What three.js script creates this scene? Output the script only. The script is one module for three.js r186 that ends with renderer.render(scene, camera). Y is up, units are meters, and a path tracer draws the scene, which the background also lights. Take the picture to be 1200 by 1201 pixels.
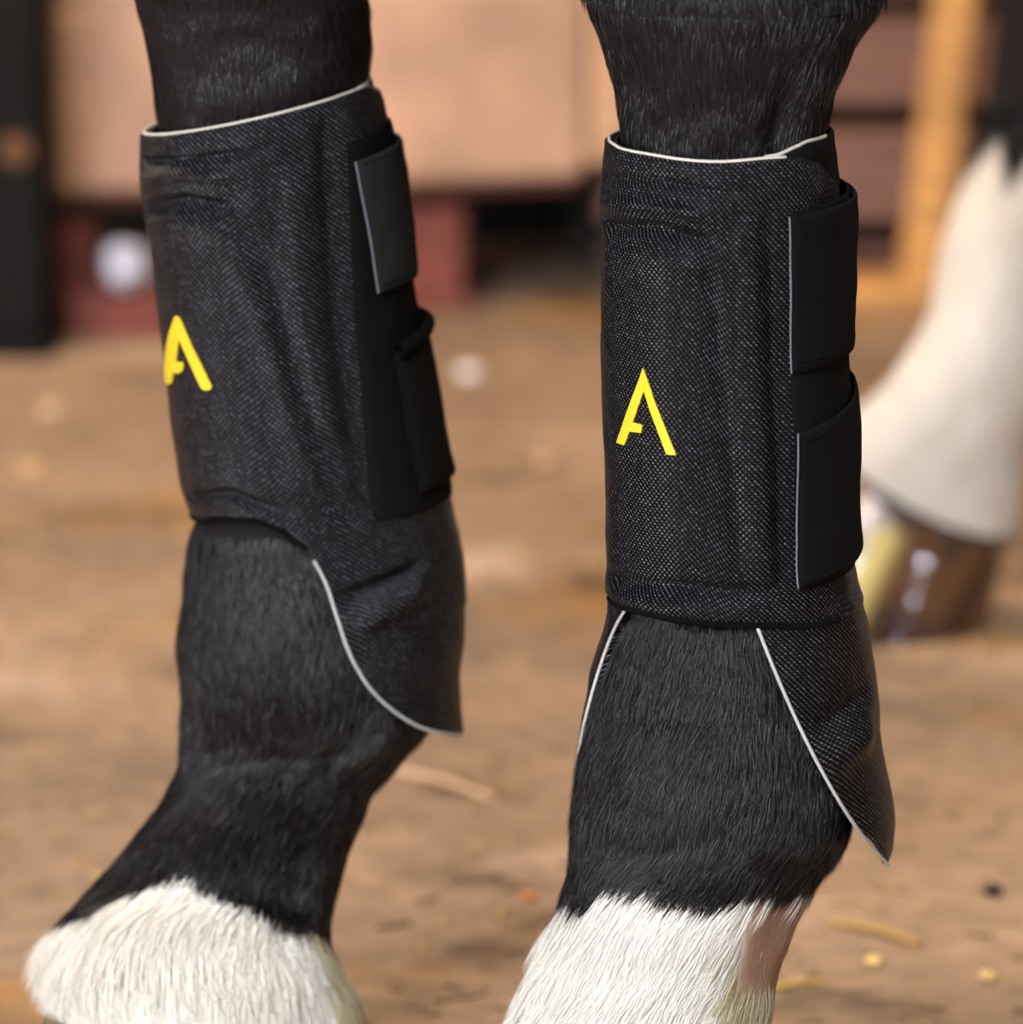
import * as THREE from 'three';
import { mergeGeometries, toCreasedNormals } from 'three/addons/utils/BufferGeometryUtils.js';
import { RoundedBoxGeometry } from 'three/addons/geometries/RoundedBoxGeometry.js';
import { ImprovedNoise } from 'three/addons/math/ImprovedNoise.js';
import { RectAreaLightUniformsLib } from 'three/addons/lights/RectAreaLightUniformsLib.js';

// ------------------------------------------------------------------ camera, light, exposure
const V3 = (x, y, z) => new THREE.Vector3(x, y, z);
const scene = new THREE.Scene();
scene.background = new THREE.Color(0.92, 0.96, 1.0).multiplyScalar(14.5);   // bright overcast day outside the open barn door
const PITCH = 0.2226, EYE = V3(0, 0.805, 1.95), HALF = 0.12;
const camera = new THREE.PerspectiveCamera(2 * Math.atan(HALF) * 180 / Math.PI, 1, 0.05, 40);
camera.position.copy(EYE);
camera.rotation.x = -PITCH;
camera.focus = 1.965;
camera.userData.fStop = 5.2;
const renderer = new THREE.WebGLRenderer({ antialias: true });
renderer.toneMapping = THREE.LinearToneMapping;
renderer.toneMappingExposure = 1.0;
renderer.shadowMap.enabled = true;
RectAreaLightUniformsLib.init();
const LAMPS = [   // position, aimed at, length, width, intensity, colour, label
  { at: [-0.9, 2.45, 2.6], to: [0, 0.4, 0], w: 1.3, h: 0.34, power: 75, color: 0xf3f5ff, label: 'long white strip lamp hung in front of the horse' },
  { at: [0.9, 2.5, -0.6], to: [0.5, 0.2, -1.6], w: 1.1, h: 0.26, power: 62, color: 0xfff4e6, label: 'shorter strip lamp hung over the board fence' },
  { at: [-1.1, 2.45, -1.3], to: [-0.35, 0.1, -2.3], w: 1.2, h: 0.3, power: 85, color: 0xffe4c8, label: 'warm strip lamp hung over the pale partition' },
];

const GLINT_BULBS = [  // out-of-frame bulbs, added for sparkle on the boots and glints on the hoof
  { at: [-1.35, 1.2, 1.95], power: 8, color: 0xf2f3ff, label: 'added bulb hanging low in front of the horse for sparkle on boots and hair' },
  { at: [2.1, 1.1, 1.25], power: 2.6, color: 0xf4f0ff, label: 'added bulb hanging towards the right-hand barn wall for glints on the hind hoof' },
];

// ------------------------------------------------------------------ helpers
let seed = 7;
const rnd = () => { seed = (seed + 0x6d2b79f5) | 0; let t = Math.imul(seed ^ (seed >>> 15), 1 | seed); t = (t + Math.imul(t ^ (t >>> 7), 61 | t)) ^ t; return ((t ^ (t >>> 14)) >>> 0) / 4294967296; };
const noise = new ImprovedNoise();
const N3 = (x, y, z) => noise.noise(x + 11.3, y + 5.7, z + 3.1);
const { clamp, lerp, smoothstep } = THREE.MathUtils;
const DEG = Math.PI / 180;
const FPX = 600.5 / HALF;
const FWD = V3(0, -Math.sin(PITCH), -Math.cos(PITCH)), UPV = V3(0, Math.cos(PITCH), -Math.sin(PITCH));
// a measured outline point: where the sight line of a photo point meets the upright plane at depth z
function P(x, y, z) {
  const d = FWD.clone().addScaledVector(V3(1, 0, 0), (x - 600) / FPX).addScaledVector(UPV, (600.5 - y) / FPX);
  return EYE.clone().addScaledVector(d, (z - EYE.z) / d.z);
}
function onFloor(x, y) {
  const d = FWD.clone().addScaledVector(V3(1, 0, 0), (x - 600) / FPX).addScaledVector(UPV, (600.5 - y) / FPX);
  return EYE.clone().addScaledVector(d, -EYE.y / d.y);
}
function project(p) {
  const q = p.clone().sub(EYE), w = q.dot(FWD);
  return [600 + q.x / w * FPX, 600.5 - q.dot(UPV) / w * FPX];
}
const names = {};
function numbered(n) { const k = names[n] = (names[n] ?? -1) + 1; return k ? n + '_' + String(k).padStart(3, '0') : n; }
function shade(o) { o.traverse((m) => { if (m.isMesh) { m.castShadow = true; m.receiveShadow = true; } }); return o; }
function mesh(name, geometry, material, parent) {
  const m = new THREE.Mesh(geometry, material);
  m.name = parent ? name : numbered(name);
  (parent ?? scene).add(m);
  return shade(m);
}
function thing(name, label, category, at = [0, 0, 0], group) {
  const o = new THREE.Group(); o.name = numbered(name); o.position.set(...at); scene.add(o);
  o.userData = { label, category }; if (group) o.userData.group = group;
  return o;
}
function tag(o, label, category, group) { Object.assign(o.userData, { label, category }); if (group) o.userData.group = group; return o; }
function struct(name, geometry, material) { const m = mesh(name, geometry, material); m.name = name; m.userData.kind = 'structure'; return m; }
function interp(table, x) {       // table [[x, y], ...] with rising x
  if (x <= table[0][0]) return table[0][1];
  for (let i = 1; i < table.length; i++) if (x <= table[i][0]) { const t = (x - table[i - 1][0]) / (table[i][0] - table[i - 1][0]); return lerp(table[i - 1][1], table[i][1], t); }
  return table[table.length - 1][1];
}
function smoothInterp(table, x) {
  if (x <= table[0][0]) return table[0][1];
  for (let i = 1; i < table.length; i++) if (x <= table[i][0]) { let t = (x - table[i - 1][0]) / (table[i][0] - table[i - 1][0]); t = t * t * (3 - 2 * t); return lerp(table[i - 1][1], table[i][1], t); }
  return table[table.length - 1][1];
}

// A limb or a boot: rings along a spine. Each station has a centre c, a half-width vector u and a half-depth length k.
const cr = (a, b, c, d, t) => 0.5 * (2 * b + (c - a) * t + (2 * a - 5 * b + 4 * c - d) * t * t + (3 * b - a - 3 * c + d) * t * t * t);
class Loft {
  constructor(stations) {
    this.st = stations; this.n = stations.length;
    const flat = stations.map((s) => [s.c.x, s.c.y, s.c.z, s.u.x, s.u.y, s.u.z, s.k]);
    this.flat = flat; this.disp = null; this.q = stations.map((s) => s.q ?? 2);
  }
  raw(s) {
    if (s < 0 || s > this.n - 1) {      // carried on straight past the ends
      const e = s < 0 ? 0 : this.n - 1, a = this.raw(e), b = this.raw(s < 0 ? 0.05 : e - 0.05), k = (s - e) / (s < 0 ? 0.05 : -0.05);
      return a.map((x, i) => x + (b[i] - x) * k);
    }
    s = clamp(s, 0, this.n - 1.0001);
    const i = Math.floor(s), t = s - i, F = this.flat, a = F[Math.max(0, i - 1)], b = F[i], c = F[Math.min(this.n - 1, i + 1)], d = F[Math.min(this.n - 1, i + 2)];
    return b.map((_, j) => cr(a[j], b[j], c[j], d[j], t));
  }
  frame(s) {
    const r = this.raw(s), e = 0.12, a = this.raw(s - e), b = this.raw(s + e);
    const T = V3(b[0] - a[0], b[1] - a[1], b[2] - a[2]).normalize(), u = V3(r[3], r[4], r[5]);
    const v = u.clone().cross(T).normalize(); if (v.z < 0) v.negate();
    return { c: V3(r[0], r[1], r[2]), u, v: v.multiplyScalar(r[6]), T };
  }
  bare(deg, s, f = this.frame(s)) {
    const a = deg * DEG;
    return f.c.clone().addScaledVector(f.u, Math.cos(a)).addScaledVector(f.v, Math.sin(a));
  }
  out(deg, s, f = this.frame(s)) {
    const a = deg * DEG, U = f.u.length(), W = f.v.length();
    return f.u.clone().multiplyScalar(Math.cos(a) / (U * U)).addScaledVector(f.v, Math.sin(a) / (W * W)).normalize();
  }
  at(deg, s, off = 0, f = this.frame(s)) {
    const h = (this.disp ? this.disp(((deg % 360) + 360) % 360, s) : 0) + off;
    return this.bare(deg, s, f).addScaledVector(this.out(deg, s, f), h);
  }
  // which (angle, station) on the near side shows at a photo point
  find(px, py, lo = 1, hi = 179) {
    let best = [90, 0, 1e9], d0 = (hi - lo) / 46, s0 = (this.n - 1) / 70;
    for (let s = 0; s <= this.n - 1; s += s0) { const f = this.frame(s); for (let d = lo; d <= hi; d += d0) this.#try(best, d, s, px, py, f); }
    for (let k = 0; k < 9; k++) { d0 /= 2; s0 /= 2; const [bd, bs] = best; for (let i = -2; i <= 2; i++) { const s = clamp(bs + i * s0, 0, this.n - 1), f = this.frame(s); for (let j = -2; j <= 2; j++) this.#try(best, bd + j * d0, s, px, py, f); } }
    return [best[0], best[1]];
  }
  #try(best, d, s, px, py, f) { const [x, y] = project(this.bare(d, s, f)), e = (x - px) ** 2 + (y - py) ** 2; if (e < best[2]) { best[0] = d; best[1] = s; best[2] = e; } }
  surface(s0, s1, nS, nA, color, capEnd = false) {
    const pos = [], nor = [], uv = [], col = [], idx = [];
    for (let i = 0; i <= nS; i++) {
      const s = lerp(s0, s1, i / nS), f = this.frame(s);
      for (let j = 0; j <= nA; j++) {
        const d = j / nA * 360, p = this.at(d, s, 0, f);
        pos.push(p.x, p.y, p.z); uv.push(d * DEG * f.u.length(), s * 0.04);
        if (color) col.push(...color(d, s));
      }
    }
    const W = nA + 1;
    for (let i = 0; i < nS; i++) for (let j = 0; j < nA; j++) { const a = i * W + j; idx.push(a, a + 1, a + W, a + 1, a + W + 1, a + W); }
    const g = new THREE.BufferGeometry();
    if (capEnd) for (const [row, flip] of [[0, true], [nS, false]]) {
      const f = this.frame(row ? s1 : s0), k = pos.length / 3; pos.push(f.c.x, f.c.y, f.c.z); uv.push(0, 0); if (color) col.push(...col.slice(row * W * 3, row * W * 3 + 3));
      for (let j = 0; j < nA; j++) { const a = row * W + j; flip ? idx.push(a + 1, a, k) : idx.push(a, a + 1, k); }
    }
    g.setAttribute('position', new THREE.Float32BufferAttribute(pos, 3));
    g.setAttribute('uv', new THREE.Float32BufferAttribute(uv, 2));
    if (color) g.setAttribute('color', new THREE.Float32BufferAttribute(col, 3));
    g.setIndex(idx); faceOut(g, this.frame((s0 + s1) / 2).c); g.computeVertexNormals();
    const n = g.attributes.normal;
    for (let i = 0; i <= nS; i++) { const a = i * W, b = a + nA, v = V3(n.getX(a) + n.getX(b), n.getY(a) + n.getY(b), n.getZ(a) + n.getZ(b)).normalize(); for (const k of [a, b]) n.setXYZ(k, v.x, v.y, v.z); }
    return g;
  }
}
function faceOut(g) {            // signed volume tells which way the faces turn
  const p = g.attributes.position, ix = g.index.array; let vol = 0;
  const a = V3(), b = V3(), c = V3();
  for (let i = 0; i < ix.length; i += 3) { a.fromBufferAttribute(p, ix[i]); b.fromBufferAttribute(p, ix[i + 1]); c.fromBufferAttribute(p, ix[i + 2]); vol += a.dot(b.cross(c)); }
  if (vol < 0) for (let i = 0; i < ix.length; i += 3) { const t = ix[i]; ix[i] = ix[i + 1]; ix[i + 1] = t; }
}
// a sheet of cloth with thickness over part of a loft: angle and station from (i, j) in 0..1
function sheet(loft, map, nI, nJ, off, thick, offFn) {
  const pos = [], uv = [], idx = [], W = nJ + 1, layer = (nI + 1) * W;
  for (const side of [0, 1]) for (let i = 0; i <= nI; i++) {
    let run = 0, last = null;
    for (let j = 0; j <= nJ; j++) {
      const [d, s] = map(i / nI, j / nJ), e = Math.min(i, nI - i, j, nJ - j), soft = e === 0 ? thick * 0.32 : e === 1 ? thick * 0.08 : 0;
      const o = off + (offFn ? offFn(i / nI, j / nJ, d, s) : 0) + (side ? -thick + soft : -soft), p = loft.at(d, s, o);
      if (last) run += p.distanceTo(last); last = p;
      pos.push(p.x, p.y, p.z); uv.push(d * DEG * 0.062, 0); uv[uv.length - 1] = run;
    }
  }
  for (let i = 0; i < nI; i++) for (let j = 0; j < nJ; j++) {
    const a = i * W + j, b = a + W; idx.push(a, a + 1, b, a + 1, b + 1, b);
    const c = a + layer, e = b + layer; idx.push(c, e, c + 1, c + 1, e, e + 1);
  }
  const edge = (a, b) => idx.push(a, b, a + layer, b, b + layer, a + layer);
  for (let j = 0; j < nJ; j++) { edge(j + 1, j); edge(nI * W + j, nI * W + j + 1); }
  for (let i = 0; i < nI; i++) { edge(i * W, (i + 1) * W); edge((i + 1) * W + nJ, i * W + nJ); }
  const g = new THREE.BufferGeometry();
  g.setAttribute('position', new THREE.Float32BufferAttribute(pos, 3)); g.setAttribute('uv', new THREE.Float32BufferAttribute(uv, 2));
  g.setIndex(idx); faceOut(g); g.computeVertexNormals();
  return g;
}
function tube(points, r, sides = 8, closed = false) {
  return new THREE.TubeGeometry(new THREE.CatmullRomCurve3(points, closed, 'centripetal'), points.length * 3, r, sides, closed);
}

// ------------------------------------------------------------------ textures and materials
function texture(size, f, srgb, repeat = 1, alpha = false) {
  const data = new Uint8Array(size * size * 4);
  for (let y = 0; y < size; y++) for (let x = 0; x < size; x++) {
    const c = f(x / size, y / size), o = (y * size + x) * 4;
    for (let k = 0; k < 3; k++) data[o + k] = clamp(Math.round((Array.isArray(c) ? c[k] : c) * 255), 0, 255);
    data[o + 3] = alpha ? data[o] : 255;
  }
  const t = new THREE.DataTexture(data, size, size);
  t.magFilter = THREE.LinearFilter; t.minFilter = THREE.LinearMipmapLinearFilter; t.generateMipmaps = true;
  t.wrapS = t.wrapT = THREE.RepeatWrapping; t.repeat.set(repeat, repeat);
  if (srgb) t.colorSpace = THREE.SRGBColorSpace;
  t.needsUpdate = true;
  return t;
}
// tiling fractal noise over the unit square
function fbm(u, v, f, oct = 4, z = 0) {
  let a = 0, w = 1, tot = 0;
  for (let k = 0; k < oct; k++, f *= 2, w *= 0.55) {
    const t = (x, y) => N3(x * f, y * f, z + k * 7.3);
    const bu = smoothstep(u, 0, 1), bv = smoothstep(v, 0, 1);
    a += w * lerp(lerp(t(u, v), t(u - 1, v), bu), lerp(t(u, v - 1), t(u - 1, v - 1), bu), bv); tot += w;
  }
  return a / tot;
}
// slanted basket weave: CELLS by CELLS floats per tile, every other row shifted by half
const CELLS = 10, TILE = 0.0285;
const glint = Array.from({ length: CELLS * CELLS * 2 }, () => rnd());
function weave(u, v) {
  let h = 0, id = 0;
  for (let half = 0; half < 2; half++) {
    const x = u * CELLS - half * 0.5, y = v * CELLS - half * 0.5, i = Math.round(x), j = Math.round(y);
    const dx = x - i, dy = y - j, a = dx * 0.8 - dy * 0.6, b = dx * 0.6 + dy * 0.8;
    const k = Math.exp(-((a / 0.30) ** 4) - (b / 0.19) ** 2);
    if (k > h) { h = k; id = ((i + CELLS) % CELLS) * CELLS + ((j + CELLS) % CELLS) + half * CELLS * CELLS; }
  }
  return [h, glint[id]];
}
const weaveBump = texture(512, (u, v) => 0.15 + 0.85 * weave(u, v)[0], false, 1 / TILE);
const weaveShine = texture(512, (u, v) => { const [h, g] = weave(u, v); return 0.10 + h * (0.6 + 0.3 * g); }, false, 1 / TILE, true);
const weaveTint = texture(512, (u, v) => { const [h, g] = weave(u, v), c = 0.032 + h * h * (0.145 + 0.24 * g * g); return [c, c * 0.97, c * 1.08]; }, true, 1 / TILE);  // grey threads, with random thread glints painted into the colour
const plainBump = texture(256, (u, v) => 0.5 + 0.3 * Math.sin(u * 2 * Math.PI * 24) * Math.sin(v * 2 * Math.PI * 24) + 0.3 * fbm(u, v, 12, 3), false, 1 / 0.02);
const std = (o) => new THREE.MeshStandardMaterial(o), phys = (o) => new THREE.MeshPhysicalMaterial(o);
const M = {
  mesh: phys({ color: 0xffffff, map: weaveTint, bumpMap: weaveBump, bumpScale: 0.0008, roughness: 0.36, specularIntensity: 1, specularIntensityMap: weaveShine }),
  dull: phys({ specularIntensity: 0.16, color: new THREE.Color(0.0055, 0.005, 0.0052), bumpMap: plainBump, bumpScale: 0.00025, roughness: 0.85 }),
  greyStrap: phys({ specularIntensity: 0.4, color: new THREE.Color(0.013, 0.0145, 0.013), bumpMap: plainBump, bumpScale: 0.0004, roughness: 1 }),
  elastic: phys({ specularIntensity: 0.14, color: new THREE.Color(0.0042, 0.0036, 0.0037), bumpMap: plainBump, bumpScale: 0.0003, roughness: 0.9 }),
  lining: std({ color: new THREE.Color(0.012, 0.011, 0.011), roughness: 0.95 }),
  binding: std({ color: new THREE.Color(0.46, 0.43, 0.36), roughness: 0.7 }),
  piping: std({ color: new THREE.Color(0.36, 0.36, 0.34), roughness: 0.55 }),
  thread: std({ color: new THREE.Color(0.10, 0.115, 0.135), roughness: 0.8 }),
  yellow: std({ color: new THREE.Color(0.60, 0.44, 0.014), roughness: 0.6 }),
  coat: phys({ color: 0xffffff, vertexColors: true, roughness: 0.9, specularIntensity: 0.3 }),
  hair: phys({ color: 0xffffff, roughness: 0.25, specularIntensity: 0.62 }),
  feather: phys({ color: 0xffffff, roughness: 0.6 }),
};

// ------------------------------------------------------------------ the barn
const floorTex = texture(1024, (u, v) => {
  const a = fbm(u, v, 3, 5), b = fbm(u, v, 9, 4, 20), c = fbm(u, v, 40, 3, 50), straw = smoothstep(fbm(u, v, 5, 4, 80), 0.08, 0.34), pale = smoothstep(fbm(u * 1, v, 4, 4, 120), 0.12, 0.4), dark = smoothstep(b + c * 0.4, 0.05, 0.45);
  let k = 0.60 + a * 0.28 + c * 0.22;
  const base = [k * 0.92, k * 0.76, k * 0.61], st = [0.60, 0.42, 0.2], pa = [0.76, 0.66, 0.58], dk = [0.22, 0.165, 0.11];
  return base.map((x, i) => lerp(lerp(lerp(x, st[i], straw * 0.75), pa[i], pale * 0.75), dk[i], dark * 0.75));
}, true, 1 / 1.3);
const floorBump = texture(512, (u, v) => 0.5 + 0.6 * fbm(u, v, 10, 5, 33), false, 1 / 0.6);
const box = (w, h, d, x, y, z) => new THREE.BoxGeometry(w, h, d).translate(x, y, z);
function uvMetres(g) { const p = g.attributes.position, uv = g.attributes.uv, n = g.attributes.normal; for (let i = 0; i < p.count; i++) { const ax = Math.abs(n.getX(i)), ay = Math.abs(n.getY(i)); ay > 0.7 ? uv.setXY(i, p.getX(i), p.getZ(i)) : ax > 0.7 ? uv.setXY(i, p.getZ(i), p.getY(i)) : uv.setXY(i, p.getX(i), p.getY(i)); } return g; }
const plank = texture(512, (u, v) => { const g = fbm(u, v * 1, 4, 3) * 0.5 + 0.3 * Math.sin((u + 0.12 * fbm(u, v, 3, 3, 9)) * 2 * Math.PI * 14), k = 0.56 + g * 0.14; return [k, k * 0.8, k * 0.68]; }, true, 1 / 0.7);
const barnWall = std({ color: 0x6a5648, map: plank, roughness: 0.95 });
struct('floor', uvMetres(box(7, 0.2, 8.3, 0, -0.1, -0.85)), std({ map: floorTex, bumpMap: floorBump, bumpScale: 0.008, roughness: 0.8 }));
struct('ceiling', uvMetres(box(7, 0.15, 8.3, 0, 3.05, -0.85)), barnWall);
struct('wall_back', uvMetres(box(7, 3, 0.15, 0, 1.5, -4.9)), barnWall);
struct('wall_front', uvMetres(mergeGeometries([box(0.3, 3, 0.15, -3.35, 1.5, 3.2), box(4.3, 3, 0.15, 1.35, 1.5, 3.2), box(2.4, 0.75, 0.15, -2.0, 2.625, 3.2)])), barnWall);   // the door stands open between them
struct('ground', uvMetres(box(30, 0.2, 20, 0, -0.12, 13.2)), std({ color: 0x8d8377, roughness: 0.95 }));
struct('wall_left', uvMetres(box(0.15, 3, 8.3, -3.4, 1.5, -0.85)), barnWall);
struct('wall_right', uvMetres(box(0.15, 3, 8.3, 3.4, 1.5, -0.85)), barnWall);

for (const L of LAMPS) {
  const t = thing('strip_lamp', L.label, 'lamp', L.at), aim = new THREE.Object3D(); aim.position.set(...L.at);
  aim.lookAt(...L.to); aim.rotateY(Math.PI);      // its -z looks at the target
  const turned = (g) => g.applyQuaternion(aim.quaternion);
  mesh('housing', turned(new RoundedBoxGeometry(L.w + 0.06, L.h + 0.06, 0.05, 2, 0.01).translate(0, 0, 0.045)), std({ color: 0xd8d8d4, roughness: 0.5 }), t);
  mesh('lamp_diffuser', turned(new RoundedBoxGeometry(L.w, L.h, 0.02, 2, 0.006).translate(0, 0, 0.012)), std({ color: 0xffffff, emissive: L.color, emissiveIntensity: 2 }), t);
  for (const e of [-1, 1]) { const w = V3(e * L.w * 0.4, 0, 0.06).applyQuaternion(aim.quaternion), len = 2.974 - L.at[1] - w.y; mesh('suspension_wire', new THREE.CylinderGeometry(0.003, 0.003, len, 6).translate(w.x, w.y + len / 2, w.z), std({ color: 0x444444, metalness: 0.6, roughness: 0.5 }), t); }
  const l = new THREE.RectAreaLight(L.color, L.power, L.w, L.h); l.position.copy(V3(0, 0, -0.004).applyQuaternion(aim.quaternion)); l.quaternion.copy(aim.quaternion); l.castShadow = true; l.name = 'strip_lamp_glow'; t.add(l);
}

for (const B of GLINT_BULBS) {
  const t = thing('added_bulb', B.label, 'lamp', B.at);
  mesh('bulb_glass', new THREE.LatheGeometry([[0.001, -0.031], [0.012, -0.0285], [0.022, -0.021], [0.028, -0.009], [0.0285, 0.004], [0.024, 0.018], [0.016, 0.031], [0.0125, 0.042], [0.0125, 0.05]].map((p) => new THREE.Vector2(...p)), 32), std({ color: 0xffffff, emissive: B.color, emissiveIntensity: 3, roughness: 0.4 }), t);
  mesh('socket', new THREE.LatheGeometry([[0.001, 0.046], [0.015, 0.046], [0.0165, 0.06], [0.0165, 0.085], [0.01, 0.1], [0.003, 0.104]].map((p) => new THREE.Vector2(...p)), 24), std({ color: 0x222222, roughness: 0.5 }), t);
  const len = 2.974 - B.at[1] - 0.1; mesh('cord', new THREE.CylinderGeometry(0.003, 0.003, len, 8).translate(0, 0.1 + len / 2, 0), std({ color: 0x1c1c1c, roughness: 0.7 }), t);
  const l = new THREE.PointLight(B.color, B.power); l.castShadow = true; l.name = 'added_glow'; t.add(l);
}

// ------------------------------------------------------------------ the horse
// px: photo outline points of the near side and far side of a ring, z its depth, k its half-depth over its half-width
function rings(list) { return list.map(([lx, ly, rx, ry, z, k]) => { const L = P(lx, ly, z), R = P(rx, ry, z), u = R.clone().sub(L).multiplyScalar(0.5); return { c: L.add(R).multiplyScalar(0.5), u, k: u.length() * k }; }); }
const ring = (x, y, z, w, d, ux = 1, uz = 0) => ({ c: V3(x, y, z), u: V3(ux, 0, uz).normalize().multiplyScalar(w), k: d });
const NEAR = 0, FAR = -0.16, HIND = -1.18;
const nearLeg = new Loft([
  ring(0.20, 1.22, -0.22, 0.115, 0.17), ring(0.165, 1.05, -0.13, 0.105, 0.14), ring(0.125, 0.86, -0.04, 0.082, 0.088), ring(0.110, 0.76, -0.005, 0.075, 0.066),
  ...rings([
    [681, -60, 1044, -60, 0.0, 0.8], [686, 0, 1036, 0, 0, 0.83], [707, 52, 1004, 52, 0, 0.92], [721, 100, 980, 100, -0.002, 0.99], [727, 150, 970, 150, -0.004, 1.02], [733, 210, 962, 210, -0.005, 1.05],
    [738, 330, 952, 330, -0.006, 1.1], [738, 470, 952, 470, -0.006, 1.1], [732, 600, 962, 600, -0.004, 1.06], [728, 690, 985, 690, -0.002, 1.0], [717, 750, 1003, 750, 0, 0.96], [697, 815, 1006, 815, 0.000, 0.92], [683, 880, 1003, 880, 0.003, 0.9],
    [673, 948, 1000, 942, 0.007, 0.89], [671, 1003, 988, 990, 0.012, 0.88], [660, 1055, 960, 1034, 0.019, 0.88], [641, 1105, 935, 1085, 0.027, 0.89], [618, 1160, 914, 1140, 0.036, 0.92], [585, 1225, 898, 1200, 0.045, 0.96], [545, 1300, 890, 1265, 0.054, 1.0], [522, 1345, 885, 1310, 0.058, 1.0]]),
]);
const farLeg = new Loft([
  ring(-0.03, 1.22, -0.35, 0.115, 0.17), ring(-0.075, 1.05, -0.27, 0.105, 0.14), ring(-0.115, 0.86, -0.2, 0.08, 0.10), ring(-0.13, 0.75, -0.17, 0.07, 0.085),
  ...rings([
    [140, -90, 446, -90, FAR, 0.9], [158, 0, 432, -20, FAR, 0.9], [172, 50, 433, 20, FAR, 0.9], [180, 110, 436, 65, FAR, 0.9], [190, 170, 432, 120, FAR, 0.9], [203, 260, 440, 215, FAR, 0.9],
    [215, 360, 452, 315, FAR, 0.9], [228, 470, 470, 425, FAR, 0.9], [234, 550, 485, 520, FAR, 0.9], [229, 618, 496, 600, FAR, 0.88], [217, 690, 510, 690, FAR, 0.86], [211, 760, 512, 780, FAR + 0.002, 0.86], [214, 835, 500, 850, FAR + 0.005, 0.84],
    [211, 895, 468, 893, FAR + 0.01, 0.82], [190, 945, 434, 935, FAR + 0.018, 0.8], [140, 1010, 407, 1000, FAR + 0.03, 0.78], [92, 1062, 388, 1070, FAR + 0.04, 0.76], [68, 1096, 386, 1110, FAR + 0.047, 0.76], [59, 1126, 399, 1150, FAR + 0.052, 0.8], [60, 1154, 412, 1188, FAR + 0.055, 0.82], [66, 1166, 414, 1204, FAR + 0.055, 0.8]]),
]);
const hindLeg = new Loft([
  ring(0.50, 1.2, -1.55, 0.13, 0.24), ring(0.50, 1.0, -1.48, 0.12, 0.2), ring(0.485, 0.8, -1.42, 0.085, 0.11), ring(0.46, 0.66, -1.36, 0.07, 0.085), ring(0.43, 0.55, -1.29, 0.055, 0.062),
  ...rings([
    [1176, -60, 1330, -50, -1.25, 1], [1162, 90, 1312, 105, -1.23, 1], [1142, 185, 1290, 205, -1.22, 1], [1108, 285, 1262, 310, -1.21, 1], [1090, 372, 1235, 395, -1.2, 1], [1052, 440, 1216, 465, -1.2, 0.9], [1018, 480, 1202, 528, -1.21, 0.8], [992, 500, 1196, 585, -1.22, 0.7], [984, 516, 1190, 618, -1.225, 0.66]]),
]);
const nearTop = 4, farTop = 4;
const stationOf = (loft, from, y) => { let lo = from, hi = loft.n - 1; for (let k = 0; k < 30; k++) { const m = (lo + hi) / 2; project(loft.frame(m).c)[1] < y ? lo = m : hi = m; } return lo; };
// muscles and tendons
nearLeg.disp = (d, s) => {
  const g = (a, b, sd, ss) => Math.exp(-(((d - a) / sd) ** 2) - ((s - b) / ss) ** 2);
  return -0.006 * g(62, 7.6, 7, 1.2) + 0.004 * g(40, 7.2, 16, 1.4) + 0.004 * g(100, 5.2, 30, 1.1) - 0.004 * g(140, 6.6, 18, 0.9) + 0.003 * g(100, 15.5, 40, 1.3) - 0.004 * g(30, 20, 16, 1.6) + 0.0012 * N3(d * 0.04, s * 1.2, 4);
};
farLeg.disp = (d, s) => {
  const g = (a, b, sd, ss) => Math.exp(-(((d - a) / sd) ** 2) - ((s - b) / ss) ** 2);
  return 0.004 * g(110, 14.6, 30, 1.1) - 0.004 * g(64, 16.2, 10, 1.2) + 0.003 * g(48, 16.4, 10, 1.2) - 0.004 * g(50, 19, 14, 1.6) + 0.005 * g(100, 21.8, 60, 0.9) + 0.0012 * N3(d * 0.04, s * 1.2, 9);
};
// where the white begins, traced and carried round the leg
function boundary(loft, pts, ends) {
  const t = pts.map(([x, y]) => loft.find(x, y)).sort((a, b) => a[0] - b[0]);
  const m = (t[0][1] + t[t.length - 1][1]) / 2;
  return (d) => { d = ((d % 360) + 360) % 360; if (d < 270 && d >= t[0][0]) return interp([...t, [270, ends ?? m]], d); const q = d < t[0][0] ? d : d - 360; return interp([[-90, ends ?? m], [t[0][0], t[0][1]]], q); };
}
const nearWhite = boundary(nearLeg, [[662, 1056], [690, 1066], [712, 1042], [760, 1045], [800, 1058], [840, 1064], [880, 1050], [925, 1052], [955, 1040]]);
const farWhite = boundary(farLeg, [[75, 1085], [110, 1075], [150, 1052], [205, 1025], [232, 1030], [255, 1050], [290, 1062], [330, 1082], [375, 1098]]);
const BLACK = [0.0080, 0.0066, 0.0071], WHITE = [0.80, 0.765, 0.675], CREAM = [0.62, 0.56, 0.36], SKIN = [0.34, 0.205, 0.135];
const mix = (a, b, t) => a.map((x, i) => lerp(x, b[i], t));
function nearCoat(d, s, ragged = 0) {
  const w = nearWhite(d), t = smoothstep(s + ragged, w - 0.04, w + 0.1);
  const q = ((d + 90) % 360 + 360) % 360 - 90, hollow = smoothstep(56 + 5 * (20 - s) - q, 0, 9) * smoothstep(s, w - 0.1, w + 0.05) * (1 - smoothstep(s, 21.1, 21.9));
  const cream = smoothstep(56 - q, 0, 14) * smoothstep(s, 20.6, 21.6);
  return mix(mix(BLACK, mix(WHITE, CREAM, cream), t), SKIN, hollow * smoothstep(q, -75, -50));
}
function farCoat(d, s, ragged = 0) {
  const w = farWhite(d), t = smoothstep(s + ragged, w - 0.04, w + 0.1);
  const q = ((d + 90) % 360 + 360) % 360 - 90;
  return mix(BLACK, mix(WHITE, CREAM, smoothstep(38 - q, 0, 20)), t);
}
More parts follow.
